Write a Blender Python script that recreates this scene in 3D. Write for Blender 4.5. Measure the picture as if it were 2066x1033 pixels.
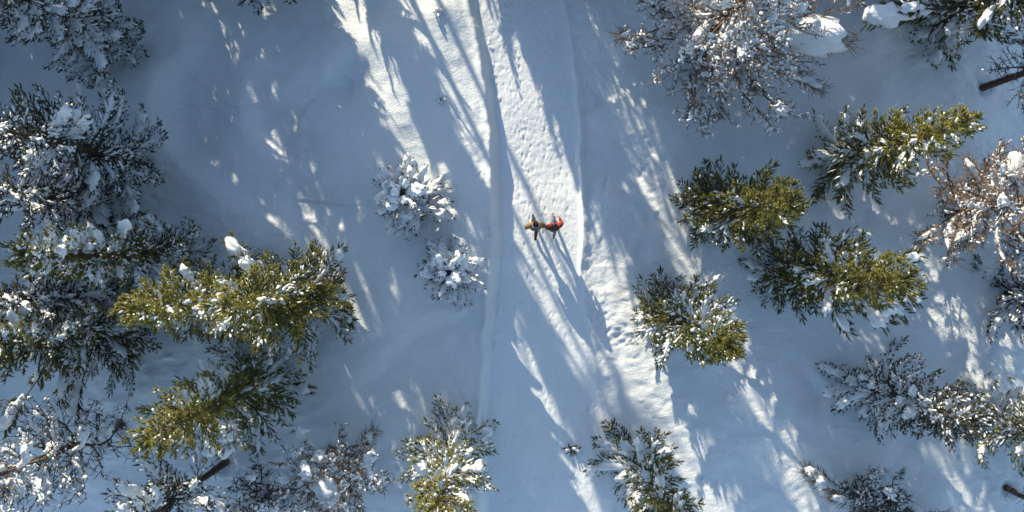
import bpy, bmesh, math, random
import numpy as np
from mathutils import Vector, Matrix

for o in list(bpy.data.objects):
    bpy.data.objects.remove(o)
scene = bpy.context.scene
COL = scene.collection

# ------------------------------------------------------------------ camera, sky, sun, exposure
CAM_H = 31.0                 # drone height in metres
F_PX = 1395.0                # focal length in photograph pixels (photo 2066 wide)
CX, CY = 1033.0, 516.5
cam_d = bpy.data.cameras.new('camera')
cam_d.sensor_width = 36.0
cam_d.lens = F_PX / 2066.0 * 36.0
cam_d.clip_end = 2000.0
cam = bpy.data.objects.new('camera', cam_d)
cam.location = (0, 0, CAM_H)
cam.rotation_euler = (0, 0, 0)
COL.objects.link(cam)
scene.camera = cam

SUN_EL = math.radians(15.5)
SUN_DX, SUN_DY = -0.43, 0.903          # ground direction towards the sun
world = bpy.data.worlds.new('World')
scene.world = world
world.use_nodes = True
wn = world.node_tree.nodes
wn.clear()
sky = wn.new('ShaderNodeTexSky')
sky.sky_type = 'NISHITA'
sky.sun_disc = False
sky.sun_elevation = SUN_EL
sky.sun_rotation = math.atan2(SUN_DX, SUN_DY)
sky.altitude = 600.0
sky.air_density = 1.0
sky.dust_density = 0.65
sky.ozone_density = 1.0
bg = wn.new('ShaderNodeBackground')
bg.inputs['Strength'].default_value = 0.14
wo = wn.new('ShaderNodeOutputWorld')
world.node_tree.links.new(sky.outputs[0], bg.inputs['Color'])
world.node_tree.links.new(bg.outputs[0], wo.inputs['Surface'])

sun_d = bpy.data.lights.new('sun', 'SUN')
sun_d.energy = 4.3
sun_d.angle = math.radians(0.55)
sun_d.color = (1.0, 0.875, 0.66)
sun = bpy.data.objects.new('sun', sun_d)
tosun = Vector((SUN_DX * math.cos(SUN_EL), SUN_DY * math.cos(SUN_EL), math.sin(SUN_EL)))
sun.rotation_euler = tosun.to_track_quat('Z', 'Y').to_euler()
sun.location = tosun * 100
COL.objects.link(sun)

scene.view_settings.view_transform = 'Standard'
scene.view_settings.look = 'None'
scene.view_settings.gamma = 1.0
scene.view_settings.use_curve_mapping = False
scene.view_settings.exposure = 0.95
scene.cycles.max_bounces = 8
scene.cycles.diffuse_bounces = 4

# ------------------------------------------------------------------ helpers
def wx(px, z=0.0): return (px - CX) / F_PX * (CAM_H - z)
def wy(py, z=0.0): return (CY - py) / F_PX * (CAM_H - z)
def P(px, py, z=0.0): return Vector((wx(px, z), wy(py, z), z))

def vnoise(x, y, seed=0):
    x = np.asarray(x, float); y = np.asarray(y, float)
    xi = np.floor(x).astype(np.int64); yi = np.floor(y).astype(np.int64)
    fx = x - xi; fy = y - yi
    fx = fx * fx * fx * (fx * (fx * 6 - 15) + 10); fy = fy * fy * fy * (fy * (fy * 6 - 15) + 10)
    def h(a, b):
        n = (a * 374761393 + b * 668265263 + seed * 1442695041) & 0xFFFFFFFF
        n = ((n ^ (n >> 13)) * 1274126177) & 0xFFFFFFFF
        n = n ^ (n >> 16)
        return (n & 0xFFFF) / 32767.5 - 1.0
    a = h(xi, yi); b = h(xi + 1, yi); c = h(xi, yi + 1); d = h(xi + 1, yi + 1)
    return (a * (1 - fx) + b * fx) * (1 - fy) + (c * (1 - fx) + d * fx) * fy

def fbm(x, y, seed=0, oct=3):
    s = 0; a = 1.0; t = 0
    for i in range(oct):
        s = s + a * vnoise(x * 2 ** i + 17.3 * i, y * 2 ** i - 9.1 * i, seed + i); t += a; a *= 0.5
    return s / t

def sstep(a, b, x):
    t = np.clip((x - a) / (b - a), 0, 1)
    return t * t * (3 - 2 * t)

def make_mesh(name, verts, tris, quads=None, smooth=False, tint=None):
    me = bpy.data.meshes.new(name)
    verts = np.asarray(verts, np.float32).reshape(-1, 3)
    nt = 0 if tris is None else len(tris); nq = 0 if quads is None else len(quads)
    li = []
    if nt: li.append(np.asarray(tris, np.int32).ravel())
    if nq: li.append(np.asarray(quads, np.int32).ravel())
    li = np.concatenate(li)
    starts = np.concatenate([np.arange(nt) * 3, nt * 3 + np.arange(nq) * 4]).astype(np.int32)
    me.vertices.add(len(verts)); me.vertices.foreach_set('co', verts.ravel())
    me.loops.add(len(li)); me.loops.foreach_set('vertex_index', li)
    me.polygons.add(nt + nq); me.polygons.foreach_set('loop_start', starts)
    me.update(calc_edges=True)
    if smooth:
        me.polygons.foreach_set('use_smooth', np.ones(nt + nq, bool))
    if tint is not None:
        at = me.attributes.new('tint', 'FLOAT', 'POINT')
        at.data.foreach_set('value', np.asarray(tint, np.float32))
    me.validate()
    return me

def link(name, me, mat=None, parent=None, loc=(0, 0, 0)):
    o = bpy.data.objects.new(name, me)
    COL.objects.link(o)
    if mat is not None and len(me.materials) == 0:
        me.materials.append(mat)
    o.location = loc
    if parent is not None: o.parent = parent
    return o

def tag(o, label=None, cat=None, group=None, kind=None):
    if label: o['label'] = label
    if cat: o['category'] = cat
    if group: o['group'] = group
    if kind: o['kind'] = kind
    return o

def empty(name, loc, rz=0.0):
    o = bpy.data.objects.new(name, None)
    o.empty_display_size = 0.3
    o.location = loc; o.rotation_euler = (0, 0, rz)
    COL.objects.link(o)
    return o

class Acc:
    """collects triangle soup from many small pieces"""
    def __init__(s): s.v = []; s.f = []; s.t = []; s.n = 0
    def add(s, v, f, tint=None):
        v = np.asarray(v, float).reshape(-1, 3); f = np.asarray(f, np.int64).reshape(-1, 3)
        s.v.append(v); s.f.append(f + s.n); s.n += len(v)
        s.t.append(np.zeros(len(v)) if tint is None else np.asarray(tint, float))
    def mesh(s, name, smooth=False):
        if not s.v: return None
        return make_mesh(name, np.concatenate(s.v), np.concatenate(s.f), smooth=smooth, tint=np.concatenate(s.t))

def norm(a):
    return a / np.maximum(np.linalg.norm(a, axis=-1, keepdims=True), 1e-9)

# ------------------------------------------------------------------ materials
def new_mat(name):
    m = bpy.data.materials.new(name); m.use_nodes = True
    nt = m.node_tree
    return m, nt, nt.nodes['Principled BSDF']

def snow_mat(name, col, bump_scales, dist):
    m, nt, b = new_mat(name)
    L = nt.links.new
    b.inputs['Roughness'].default_value = 0.62
    b.inputs['Specular IOR Level'].default_value = 0.25
    tc = nt.nodes.new('ShaderNodeNewGeometry')
    n0 = nt.nodes.new('ShaderNodeTexNoise'); n0.inputs['Scale'].default_value = 0.8; n0.inputs['Detail'].default_value = 5
    L(tc.outputs['Position'], n0.inputs['Vector'])
    r = nt.nodes.new('ShaderNodeValToRGB')
    r.color_ramp.elements[0].position = 0.3; r.color_ramp.elements[1].position = 0.7
    r.color_ramp.elements[0].color = (col[0] * .95, col[1] * .955, col[2] * .96, 1)
    r.color_ramp.elements[1].color = (*col, 1)
    L(n0.outputs['Fac'], r.inputs['Fac']); L(r.outputs['Color'], b.inputs['Base Color'])
    prev = None
    for sc, st in bump_scales:
        n = nt.nodes.new('ShaderNodeTexNoise'); n.inputs['Scale'].default_value = sc; n.inputs['Detail'].default_value = 4
        n.inputs['Roughness'].default_value = 0.6
        L(tc.outputs['Position'], n.inputs['Vector'])
        bp = nt.nodes.new('ShaderNodeBump'); bp.inputs['Strength'].default_value = st; bp.inputs['Distance'].default_value = dist
        L(n.outputs['Fac'], bp.inputs['Height'])
        if prev: L(prev.outputs['Normal'], bp.inputs['Normal'])
        prev = bp
    L(prev.outputs['Normal'], b.inputs['Normal'])
    return m

M_SNOW = snow_mat('settled_snow', (0.825, 0.868, 0.885), [(3.0, 0.6), (11.0, 0.7), (30.0, 0.6)], 0.045)
M_TRAIL = snow_mat('trodden_snow', (0.825, 0.865, 0.88), [(5.0, 0.5), (16.0, 0.6)], 0.03)
M_BLOB = snow_mat('branch_snow', (0.85, 0.875, 0.885), [(9.0, 0.5), (30.0, 0.3)], 0.02)

def needle_mat(name, dark, mid, light):
    m, nt, b = new_mat(name)
    L = nt.links.new
    a = nt.nodes.new('ShaderNodeAttribute'); a.attribute_name = 'tint'
    r = nt.nodes.new('ShaderNodeValToRGB')
    r.color_ramp.elements[0].color = (*dark, 1); r.color_ramp.elements[1].color = (*light, 1)
    e = r.color_ramp.elements.new(0.5); e.color = (*mid, 1)
    L(a.outputs['Fac'], r.inputs['Fac']); L(r.outputs['Color'], b.inputs['Base Color'])
    b.inputs['Roughness'].default_value = 0.5
    b.inputs['Specular IOR Level'].default_value = 0.3
    tr = nt.nodes.new('ShaderNodeBsdfTranslucent'); L(r.outputs['Color'], tr.inputs['Color'])
    mx = nt.nodes.new('ShaderNodeMixShader'); mx.inputs['Fac'].default_value = 0.18
    L(b.outputs[0], mx.inputs[1]); L(tr.outputs[0], mx.inputs[2])
    L(mx.outputs[0], nt.nodes['Material Output'].inputs['Surface'])
    return m

M_OLIVE = needle_mat('olive_needles', (0.07, 0.074, 0.017), (0.20, 0.192, 0.042), (0.34, 0.31, 0.085))
M_GREEN = needle_mat('green_needles', (0.032, 0.04, 0.013), (0.115, 0.12, 0.03), (0.25, 0.235, 0.06))
M_GREY = needle_mat('frosted_needles', (0.03, 0.035, 0.025), (0.06, 0.065, 0.045), (0.11, 0.11, 0.08))

def bark_mat(name, c0, c1):
    m, nt, b = new_mat(name)
    L = nt.links.new
    g = nt.nodes.new('ShaderNodeNewGeometry')
    n = nt.nodes.new('ShaderNodeTexNoise'); n.inputs['Scale'].default_value = 7; n.inputs['Detail'].default_value = 6
    L(g.outputs['Position'], n.inputs['Vector'])
    r = nt.nodes.new('ShaderNodeValToRGB')
    r.color_ramp.elements[0].color = (*c0, 1); r.color_ramp.elements[1].color = (*c1, 1)
    r.color_ramp.elements[0].position = .35; r.color_ramp.elements[1].position = .7
    L(n.outputs['Fac'], r.inputs['Fac']); L(r.outputs['Color'], b.inputs['Base Color'])
    bp = nt.nodes.new('ShaderNodeBump'); bp.inputs['Strength'].default_value = 0.8; bp.inputs['Distance'].default_value = 0.03
    L(n.outputs['Fac'], bp.inputs['Height']); L(bp.outputs['Normal'], b.inputs['Normal'])
    b.inputs['Roughness'].default_value = 0.85
    return m

M_BARK = bark_mat('conifer_bark', (0.035, 0.022, 0.016), (0.11, 0.065, 0.045))
M_TWIG = bark_mat('larch_twig_bark', (0.12, 0.078, 0.047), (0.30, 0.20, 0.12))
M_TWIG_GREY = bark_mat('grey_twig_bark', (0.05, 0.042, 0.036), (0.13, 0.105, 0.085))

def plain(name, col, rough=0.8, bump=None):
    m, nt, b = new_mat(name)
    L = nt.links.new
    g = nt.nodes.new('ShaderNodeTexCoord')
    n = nt.nodes.new('ShaderNodeTexNoise'); n.inputs['Scale'].default_value = 25; n.inputs['Detail'].default_value = 4
    L(g.outputs['Object'], n.inputs['Vector'])
    r = nt.nodes.new('ShaderNodeValToRGB')
    r.color_ramp.elements[0].color = (*[c * .75 for c in col], 1); r.color_ramp.elements[1].color = (*[min(1, c * 1.15) for c in col], 1)
    L(n.outputs['Fac'], r.inputs['Fac']); L(r.outputs['Color'], b.inputs['Base Color'])
    b.inputs['Roughness'].default_value = rough
    return m

# ------------------------------------------------------------------ the snowy ground
YS = np.array([-600, -200, 0, 126, 277, 403, 520, 639, 765, 865, 1033, 1500.])
XL = np.array([880, 917, 947, 972, 990, 995, 994, 982, 972, 968, 966, 960.])
YR = np.array([-600, -200, 0, 75, 176, 250, 380, 450, 540, 640, 760, 1033, 1500.])
XR = np.array([1085, 1112, 1137, 1150, 1163, 1168, 1173, 1177, 1174, 1182, 1205, 1235, 1260.])
YB = np.array([-600, 0, 60, 150, 280, 430, 600, 800, 1033, 1500.])
HB = np.array([.25, .30, .36, .46, .56, .62, .60, .52, .44, .3])
BERM = np.array([.14, .14, .14, .14, .17, .19, .20, .19, .15, .06, .02, .0, .0])

def polar(x, y): return x * F_PX / CAM_H + CX, CY - y * F_PX / CAM_H

def gauss(px, py, cx, cy, rx, ry, ang=0):
    c, s = math.cos(math.radians(ang)), math.sin(math.radians(ang))
    dx, dy = px - cx, py - cy
    return np.exp(-(((dx * c + dy * s) / rx) ** 2 + ((-dx * s + dy * c) / ry) ** 2))

DRIFTS = [
 ([(560, 480), (470, 410), (370, 330), (325, 260), (318, 200), (350, 130), (440, 50)], .42, 50),
 ([(620, 350), (560, 325), (515, 290), (495, 220), (500, 130)], .34, 40),
 ([(760, 200), (700, 205), (662, 180), (668, 140), (720, 100)], .30, 34),
 ([(640, 540), (590, 470), (575, 400), (600, 350)], .22, 22),
 ([(1320, 330), (1240, 290), (1185, 320), (1180, 400)], .10, 20),
 ([(1290, 420), (1230, 390), (1190, 360)], .07, 14),
 ([(1290, 170), (1222, 212), (1166, 246)], .09, 7),
 ([(700, 800), (790, 700), (860, 640), (960, 620)], .15, 30),
 ([(1600, 700), (1680, 800), (1650, 900)], .18, 26),
]

def ground(x, y):
    x = np.asarray(x, float); y = np.asarray(y, float)
    px, py = polar(x, y)
    xl = np.interp(py, YS, XL) + 3 * vnoise(y * 1.1, y * 0 + 3, 5); xr = np.interp(py, YR, XR) + 3 * vnoise(y * 1.3, y * 0 + 8, 6)
    dl = (x - wx(xl)); dr = (x - wx(xr))
    hb = np.interp(py, YB, HB)
    left = sstep(0.42, -0.03, dl)                         # 1 on the left of the bank
    right = sstep(-0.1, 0.5, dr)
    path = (1 - left) * sstep(0.1, -0.1, dr)
    h = left * hb + left * 0.09 * np.exp(-((dl + 0.08) / 0.16) ** 2)
    wl = np.clip(-dl / 3.0, 0, 1); wr = np.clip(dr / 3.0, 0, 1)
    # gentle drifts left and right of the trail
    h += wl * (0.30 * fbm(x * 0.16, y * 0.16, 11, 2) + 0.17 * fbm(x * 0.42, y * 0.42, 12, 2))
    h += wr * (0.26 * fbm(x * 0.16 + 9, y * 0.16, 13, 2) + 0.13 * fbm(x * 0.5, y * 0.5, 14, 2))
    # hollows and drift rims of the big shaded clearing
    for (cx, cy, rx, ry, an, a) in [(410, 190, 105, 190, 25, -.42), (690, 165, 75, 55, -15, -.30), (560, 300, 60, 110, -20, -.32),
                                    (480, 420, 60, 150, -50, .20), (790, 120, 60, 90, -25, .22), (640, 420, 110, 60, 10, -.22), (820, 640, 90, 120, 0, .12),
                                    (1250, 320, 80, 55, -20, -.20), (1230, 420, 50, 60, 0, .12), (1330, 250, 70, 110, -25, .15), (1600, 860, 120, 90, 0, .2),
                                    (900, 30, 45, 60, -20, .25), (1800, 420, 120, 60, 0, -.2), (1180, 30, 30, 40, 0, .12), (1760, 60, 40, 70, 0, .3)]:
        h += 1.25 * a * gauss(px, py, cx, cy, rx, ry, an)
    # sharp-sided drift edges: (line, drop on its right-hand side, softness in px)
    for line, a, soft_w in DRIFTS:
        L = np.array(line, float); best = np.full(px.shape, 1e9); sgn = np.zeros(px.shape); along = np.zeros(px.shape)
        for i in range(len(L) - 1):
            ax_, ay_ = L[i]; bx_, by_ = L[i + 1]; ex, ey = bx_ - ax_, by_ - ay_
            t = np.clip(((px - ax_) * ex + (py - ay_) * ey) / (ex * ex + ey * ey), 0, 1)
            qx, qy = px - ax_ - t * ex, py - ay_ - t * ey
            d = np.hypot(qx, qy); m = d < best
            best = np.where(m, d, best); sgn = np.where(m, np.sign(ex * qy - ey * qx), sgn); along = np.where(m, (i + t) / (len(L) - 1), along)
        sd = best * sgn
        h += 1.9 * a * np.sin(np.clip(along, 0.0, 1) * math.pi) * (-sstep(-soft_w * .3, soft_w, sd) * np.exp(-np.clip(sd, 0, None) / 90) + .06 * np.exp(-((sd + soft_w * .4) / (soft_w * .7)) ** 2)) * (best < 600)
    # right-hand berm
    bm = np.interp(py, YR, BERM)
    h += bm * np.where(dr < 0, np.exp(-(dr / 0.09) ** 2), np.exp(-(dr / 0.26) ** 2)) + right * 0.0
    h += path * 0.03 * vnoise(x * 1.1, y * 0.6, 41)
    # churned surface of the trail
    tro = path * sstep(0.3, 0.7, dl) * sstep(-0.05, -0.35, dr)
    n1 = vnoise(x * 5.2, y * 4.3, 51); n2 = vnoise(x * 9.5, y * 8.7, 52)
    amt = 0.5 + 0.5 * sstep(0.1, -0.5, vnoise(x * 0.5, y * 0.35, 53))
    h += tro * amt * (0.010 * n1 + 0.009 * n2 + 0.006 * vnoise(x * 15, y * 14, 55) - 0.03 * np.clip(vnoise(x * 4.0, y * 3.4, 54) - 0.35, 0, 1))
    # lumpy broken snow right of the trail
    u = 0.903 * px - 0.43 * py
    rough = .62 * np.exp(-((u - 1040) / 45) ** 2) * sstep(60, 110, py) * sstep(620, 520, py)
    rough = np.maximum(rough, gauss(px, py, 1255, 680, 60, 110, -20))
    rough = np.maximum(rough, 0.7 * gauss(px, py, 1330, 850, 50, 120, -25))
    rough = np.maximum(rough, 0.6 * gauss(px, py, 1560, 920, 70, 80, 0))
    rough = np.maximum(rough, 0.35 * right)
    h += rough * (0.045 * fbm(x * 2.2, y * 2.2, 61, 3) + 0.030 * np.abs(vnoise(x * 4.6, y * 4.6, 62)) + 0.018 * vnoise(x * 8.5, y * 8.5, 63))
    # fine unevenness everywhere
    soft = 1 - np.clip(path, 0, 1)
    patch = .5 + .5 * sstep(-.3, .4, vnoise(x * .22, y * .22, 73))
    h += soft * (0.032 * vnoise(x * 1.7, y * 1.7, 71) + patch * (0.020 * vnoise(x * 3.8, y * 3.8, 74) + 0.007 * vnoise(x * 7, y * 7, 72)))
    # groove right of the trail and single tracks
    return h

BASES = [(262, 103), (303, 338), (232, 412), (388, 512), (236, 585), (530, 592), (642, 590), (272, 655), (548, 760), (460, 930), (915, 888), (1277, 918), (1340, 634), (1428, 432),
         (1572, 552), (1694, 324), (1745, 775), (1972, 835), (2035, 592), (1882, 58), (1412, 96), (1915, 430), (1985, 176), (255, 855), (2038, 988), (836, 408), (914, 549)]
rs = np.random.RandomState(3)
STAMPS = []          # (x, y, radius along, radius across, angle, depth)
for k in range(1100):
    py = rs.uniform(-60, 1090); t = rs.beta(1.6, 1.9)
    xl = np.interp(py, YS, XL) + 26; xr = np.interp(py, YR, XR) - 6
    px = xl + (xr - xl) * t
    if rs.rand() < (0.15 if 520 > py > 60 else 0.5): continue
    STAMPS.append((wx(px), wy(py), rs.uniform(.035, .075), rs.uniform(.03, .05), rs.normal(0, .6), rs.uniform(.008, .024)))
for (px, py, a) in [(1300, 343, 60), (1224, 372, 75), (1296, 348, 60)]:
    STAMPS.append((wx(px), wy(py), .38, .12, math.radians(a) - math.pi / 2 + math.pi, .07))
for k in range(34):
    t = k / 33
    STAMPS.append((wx(1190 + 90 * t + rs.normal(0, 8)), wy(600 + 120 * t + rs.normal(0, 6)), rs.uniform(.08, .16), rs.uniform(.06, .09), rs.uniform(0, 3), rs.uniform(.02, .06)))
for k in range(190):     # broken crust right of the trail
    py = rs.uniform(100, 520)
    STAMPS.append((wx(1172 + (py - 90) * .5 + rs.normal(0, 34)), wy(py), rs.uniform(.05, .12), rs.uniform(.05, .08), rs.uniform(0, 3), rs.uniform(-.03, .03)))

for (x0, y0, x1, y1) in [(1082, 485, 1062, 1060), (1110, 485, 1130, 1060), (1119, 485, 1100, 1060), (1075, 560, 1020, -40), (1120, 440, 1075, -40), (1095, 440, 1010, -40), (1150, 440, 1110, -40), (1060, 430, 1000, -40), (1140, 520, 1155, 1060)]:
    n = int(math.hypot(x1 - x0, y1 - y0) / 45 / .36); ph = rs.uniform(0, 6)      # lines of boot prints
    for k in range(n):
        t = k / n; w = 5 * math.sin(t * 9 + ph)
        px = x0 + (x1 - x0) * t + w + (5 if k % 2 else -5) + rs.normal(0, 1.5); py = y0 + (y1 - y0) * t + rs.normal(0, 2)
        if rs.rand() < .12: continue
        STAMPS.append((wx(px), wy(py), rs.uniform(.11, .15), rs.uniform(.04, .055), rs.normal(.08, .2), rs.uniform(.012, .030)))
for (bx, by) in BASES:       # hollows round the stems and pits where snow dropped off the boughs
    STAMPS.append((wx(bx), wy(by), .40, .36, 0, .22))
    for k in range(34):
        a = rs.uniform(0, 6.28); r = rs.uniform(.7, 3.4)
        STAMPS.append((wx(bx) + math.cos(a) * r, wy(by) + math.sin(a) * r, rs.uniform(.06, .2), rs.uniform(.06, .13), rs.uniform(0, 3), rs.choice([1, 1, -1]) * rs.uniform(.015, .06)))
for k in range(260):         # scattered marks on the open snow
    px, py = rs.uniform(0, 2066), rs.uniform(0, 1033)
    STAMPS.append((wx(px), wy(py), rs.uniform(.05, .14), rs.uniform(.05, .09), rs.uniform(0, 3), rs.uniform(-.02, .03)))
for k in range(70):          # crumbs along the foot of the bank
    py = rs.uniform(0, 1033); px = np.interp(py, YS, XL) + 21 + abs(rs.normal(0, 5))
    STAMPS.append((wx(px), wy(py), rs.uniform(.04, .09), rs.uniform(.04, .07), rs.uniform(0, 3), -rs.uniform(.015, .05)))

def axis(lo, hi, step, far):
    core = np.arange(lo, hi + step / 2, step)
    d = step; a = []; p = hi
    while p < far:
        d *= 1.28; p += d; a.append(p)
    a = np.array(a)
    return np.concatenate([(lo - (a - hi))[::-1], core, a])

def build_ground():
    gx = axis(-24.0, 24.0, 0.125, 260.0); gy = axis(-12.6, 12.6, 0.062, 260.0)
    gx = np.concatenate([gx[gx < -2.6], np.arange(-2.6, 4.4, 0.04), gx[gx >= 4.4]])
    X, Y = np.meshgrid(gx, gy)
    Z = ground(X, Y)
    far = np.maximum(np.abs(X) - 24, np.abs(Y) - 12.6)
    Z += np.clip(far, 0, None) * 0.0
    for (sx, sy, ra, rc, an, dep) in STAMPS:
        i0, i1 = np.searchsorted(gx, [sx - .6, sx + .6]); j0, j1 = np.searchsorted(gy, [sy - .6, sy + .6])
        if i1 <= i0 or j1 <= j0: continue
        dx = X[j0:j1, i0:i1] - sx; dy = Y[j0:j1, i0:i1] - sy
        c, s = math.cos(an), math.sin(an)
        q = ((dx * c + dy * s) / rc) ** 2 + ((-dx * s + dy * c) / ra) ** 2
        Z[j0:j1, i0:i1] += -dep * np.exp(-q ** 1.5) + abs(dep) * 0.12 * np.exp(-((np.sqrt(q) - 1.5) / .4) ** 2)
    ny, nx = X.shape
    V = np.stack([X, Y, Z], -1).reshape(-1, 3)
    idx = np.arange(ny * nx).reshape(ny, nx)
    Q = np.stack([idx[:-1, :-1], idx[:-1, 1:], idx[1:, 1:], idx[1:, :-1]], -1).reshape(-1, 4)
    c = V[Q].mean(1)
    px, py = polar(c[:, 0], c[:, 1])
    dl = c[:, 0] - wx(np.interp(py, YS, XL)); dr = c[:, 0] - wx(np.interp(py, YR, XR))
    is_bank = (dl > -0.06) & (dl <= 0.46)
    is_path = (dl > 0.46) & (dr < 0)
    def sub(name, sel, mat):
        q = Q[sel]; u, inv = np.unique(q, return_inverse=True)
        o = link(name, make_mesh(name, V[u], None, inv.reshape(-1, 4), smooth=True), mat)
        tag(o, kind='structure')
        return o
    tag(sub('snow_ground', ~(is_bank | is_path), M_SNOW), 'deep drifted snow covering the forest clearing', 'snow')
    tag(sub('snow_trail', is_path, M_TRAIL), 'trodden snow trail running through the clearing', 'trail')
    tag(sub('snow_bank', is_bank, M_SNOW), 'smooth cut snow bank along the trail', 'snow bank')

build_ground()
def gz(x, y): return float(ground(np.array([x]), np.array([y]))[0])

# ------------------------------------------------------------------ tree pieces
def ico(sub):
    bm = bmesh.new(); bmesh.ops.create_icosphere(bm, subdivisions=sub, radius=1.0)
    v = np.array([p.co[:] for p in bm.verts]); f = np.array([[p.index for p in q.verts] for q in bm.faces]); bm.free()
    return v, f
ICO1, ICO2, ICO3 = ico(1), ico(2), ico(3)

def tube(acc, pts, rad, sides=5, tint=0.0):
    pts = np.asarray(pts, float); n = len(pts)
    rad = np.broadcast_to(np.asarray(rad, float), (n,))
    d = np.gradient(pts, axis=0); d = norm(d)
    up = np.array([0.0, 0, 1]) if abs(d[0, 2]) < 0.9 else np.array([1.0, 0, 0])
    a = norm(np.cross(d, up)); b = np.cross(d, a)
    ang = np.arange(sides) * 2 * math.pi / sides
    ring = pts[:, None] + rad[:, None, None] * (np.cos(ang)[None, :, None] * a[:, None] + np.sin(ang)[None, :, None] * b[:, None])
    i = np.arange(n - 1)[:, None] * sides; j = np.arange(sides)[None]
    k = (np.arange(sides) + 1) % sides
    A = i + j; B = i + k[None]; C = B + sides; D = A + sides
    f = np.concatenate([np.stack([A, B, C], -1).reshape(-1, 3), np.stack([A, C, D], -1).reshape(-1, 3)])
    acc.add(ring.reshape(-1, 3), f, np.full(n * sides, tint))

def segs(acc, A, B, ra, rb):
    """many 3-sided twig segments at once"""
    A = np.asarray(A, float); B = np.asarray(B, float); n = len(A)
    if n == 0: return
    d = norm(B - A)
    up = np.where(np.abs(d[:, 2:3]) < 0.9, np.array([[0, 0, 1.0]]), np.array([[1.0, 0, 0]]))
    a = norm(np.cross(d, up)); b = np.cross(d, a)
    vs = []
    for base, r in ((A, ra), (B, rb)):
        r = np.broadcast_to(np.asarray(r, float), (n,))[:, None]
        for q in range(3):
            t = q * 2.0944
            vs.append(base + r * (math.cos(t) * a + math.sin(t) * b))
    v = np.stack(vs, 1).reshape(-1, 3)
    o = (np.arange(n) * 6)[:, None]
    f = np.concatenate([o + np.array([[p, (p + 1) % 3, (p + 1) % 3 + 3]]) for p in range(3)] + [o + np.array([[p, (p + 1) % 3 + 3, p + 3]]) for p in range(3)])
    acc.add(v, f)

def spikes(acc, A, B, ra):
    '''twig tips: three-sided, running out to a point'''
    n = len(A)
    if n == 0: return
    d = norm(B - A)
    up = np.where(np.abs(d[:, 2:3]) < 0.9, np.array([[0, 0, 1.0]]), np.array([[1.0, 0, 0]]))
    a = norm(np.cross(d, up)); b = np.cross(d, a)
    v = np.stack([A + ra[:, None] * (math.cos(q * 2.0944) * a + math.sin(q * 2.0944) * b) for q in range(3)] + [B], 1).reshape(-1, 3)
    o = (np.arange(n) * 4)[:, None]
    acc.add(v, np.concatenate([o + np.array([[p, (p + 1) % 3, 3]]) for p in range(3)]))

def shoots(acc, P0, D, Ls, Ws, tint, rng, M=15):
    """bottle-brush conifer shoots: a spindle core plus M needle blades each"""
    n = len(P0)
    up = np.where(np.abs(D[:, 2:3]) < 0.9, np.array([[0, 0, 1.0]]), np.array([[1.0, 0, 0]]))
    a = norm(np.cross(D, up)); b = np.cross(D, a)
    # core: 4-sided spindle
    vs = [P0]
    for q in range(4):
        t = q * math.pi / 2
        vs.append(P0 + D * (Ls * .5)[:, None] + (Ws * .24)[:, None] * (math.cos(t) * a + math.sin(t) * b))
    vs.append(P0 + D * (Ls * 0.95)[:, None])
    v = np.stack(vs, 1).reshape(-1, 3)
    o = (np.arange(n) * 6)[:, None]
    f = np.concatenate([o + np.array([[0, 1 + q, 1 + (q + 1) % 4]]) for q in range(4)] + [o + np.array([[5, 1 + (q + 1) % 4, 1 + q]]) for q in range(4)])
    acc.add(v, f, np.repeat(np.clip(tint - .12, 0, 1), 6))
    # needles
    j = np.arange(M)
    t = (j + .5) / M
    tt = t[None] + rng.uniform(-.03, .03, (n, M))
    ph = j[None] * 2.4 + rng.uniform(0, 6.28, (n, 1))
    rad = np.cos(ph)[..., None] * a[:, None] + np.sin(ph)[..., None] * b[:, None]
    tan = -np.sin(ph)[..., None] * a[:, None] + np.cos(ph)[..., None] * b[:, None]
    env = np.sin(np.clip(tt * .8 + .2, 0, 1) * math.pi) ** .6
    root = P0[:, None] + D[:, None] * (Ls[:, None] * tt * .9)[..., None]
    tip = root + D[:, None] * (Ls[:, None] * .22)[..., None] + rad * (Ws[:, None] * .5 * (.55 + .6 * env))[..., None]
    w = (Ws[:, None] * .15)[..., None] * np.ones((n, M, 1))
    v = np.stack([root - tan * w, root + tan * w, tip], 2).reshape(-1, 3)
    f = np.arange(n * M * 3).reshape(-1, 3)
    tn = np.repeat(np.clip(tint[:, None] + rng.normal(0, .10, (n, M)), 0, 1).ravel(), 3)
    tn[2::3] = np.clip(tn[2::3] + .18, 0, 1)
    acc.add(v, f, tn)

def blobs(acc, C, D, L, W, Hh, rng, base=ICO1):
    """flattened snow lumps lying along horizontal direction D"""
    bv, bf = base
    n = len(C)
    if n == 0: return
    d = D.copy(); d = norm(d)
    side = norm(np.cross(np.array([[0, 0, 1.0]]), d)); up = np.cross(d, side)
    nz = 1 + rng.uniform(-.13, .13, (n, len(bv), 1)) * (1 if len(bv) < 60 else .6)
    bb = bv[None] * nz
    bb[..., 2] = np.where(bb[..., 2] < 0, bb[..., 2] * .45, bb[..., 2])
    v = C[:, None] + d[:, None] * (bb[..., 0] * L[:, None] * .5)[..., None] + side[:, None] * (bb[..., 1] * W[:, None] * .5)[..., None] + up[:, None] * (bb[..., 2] * Hh[:, None])[..., None]
    f = (bf[None] + (np.arange(n) * len(bv))[:, None, None]).reshape(-1, 3)
    acc.add(v.reshape(-1, 3), f)

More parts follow.
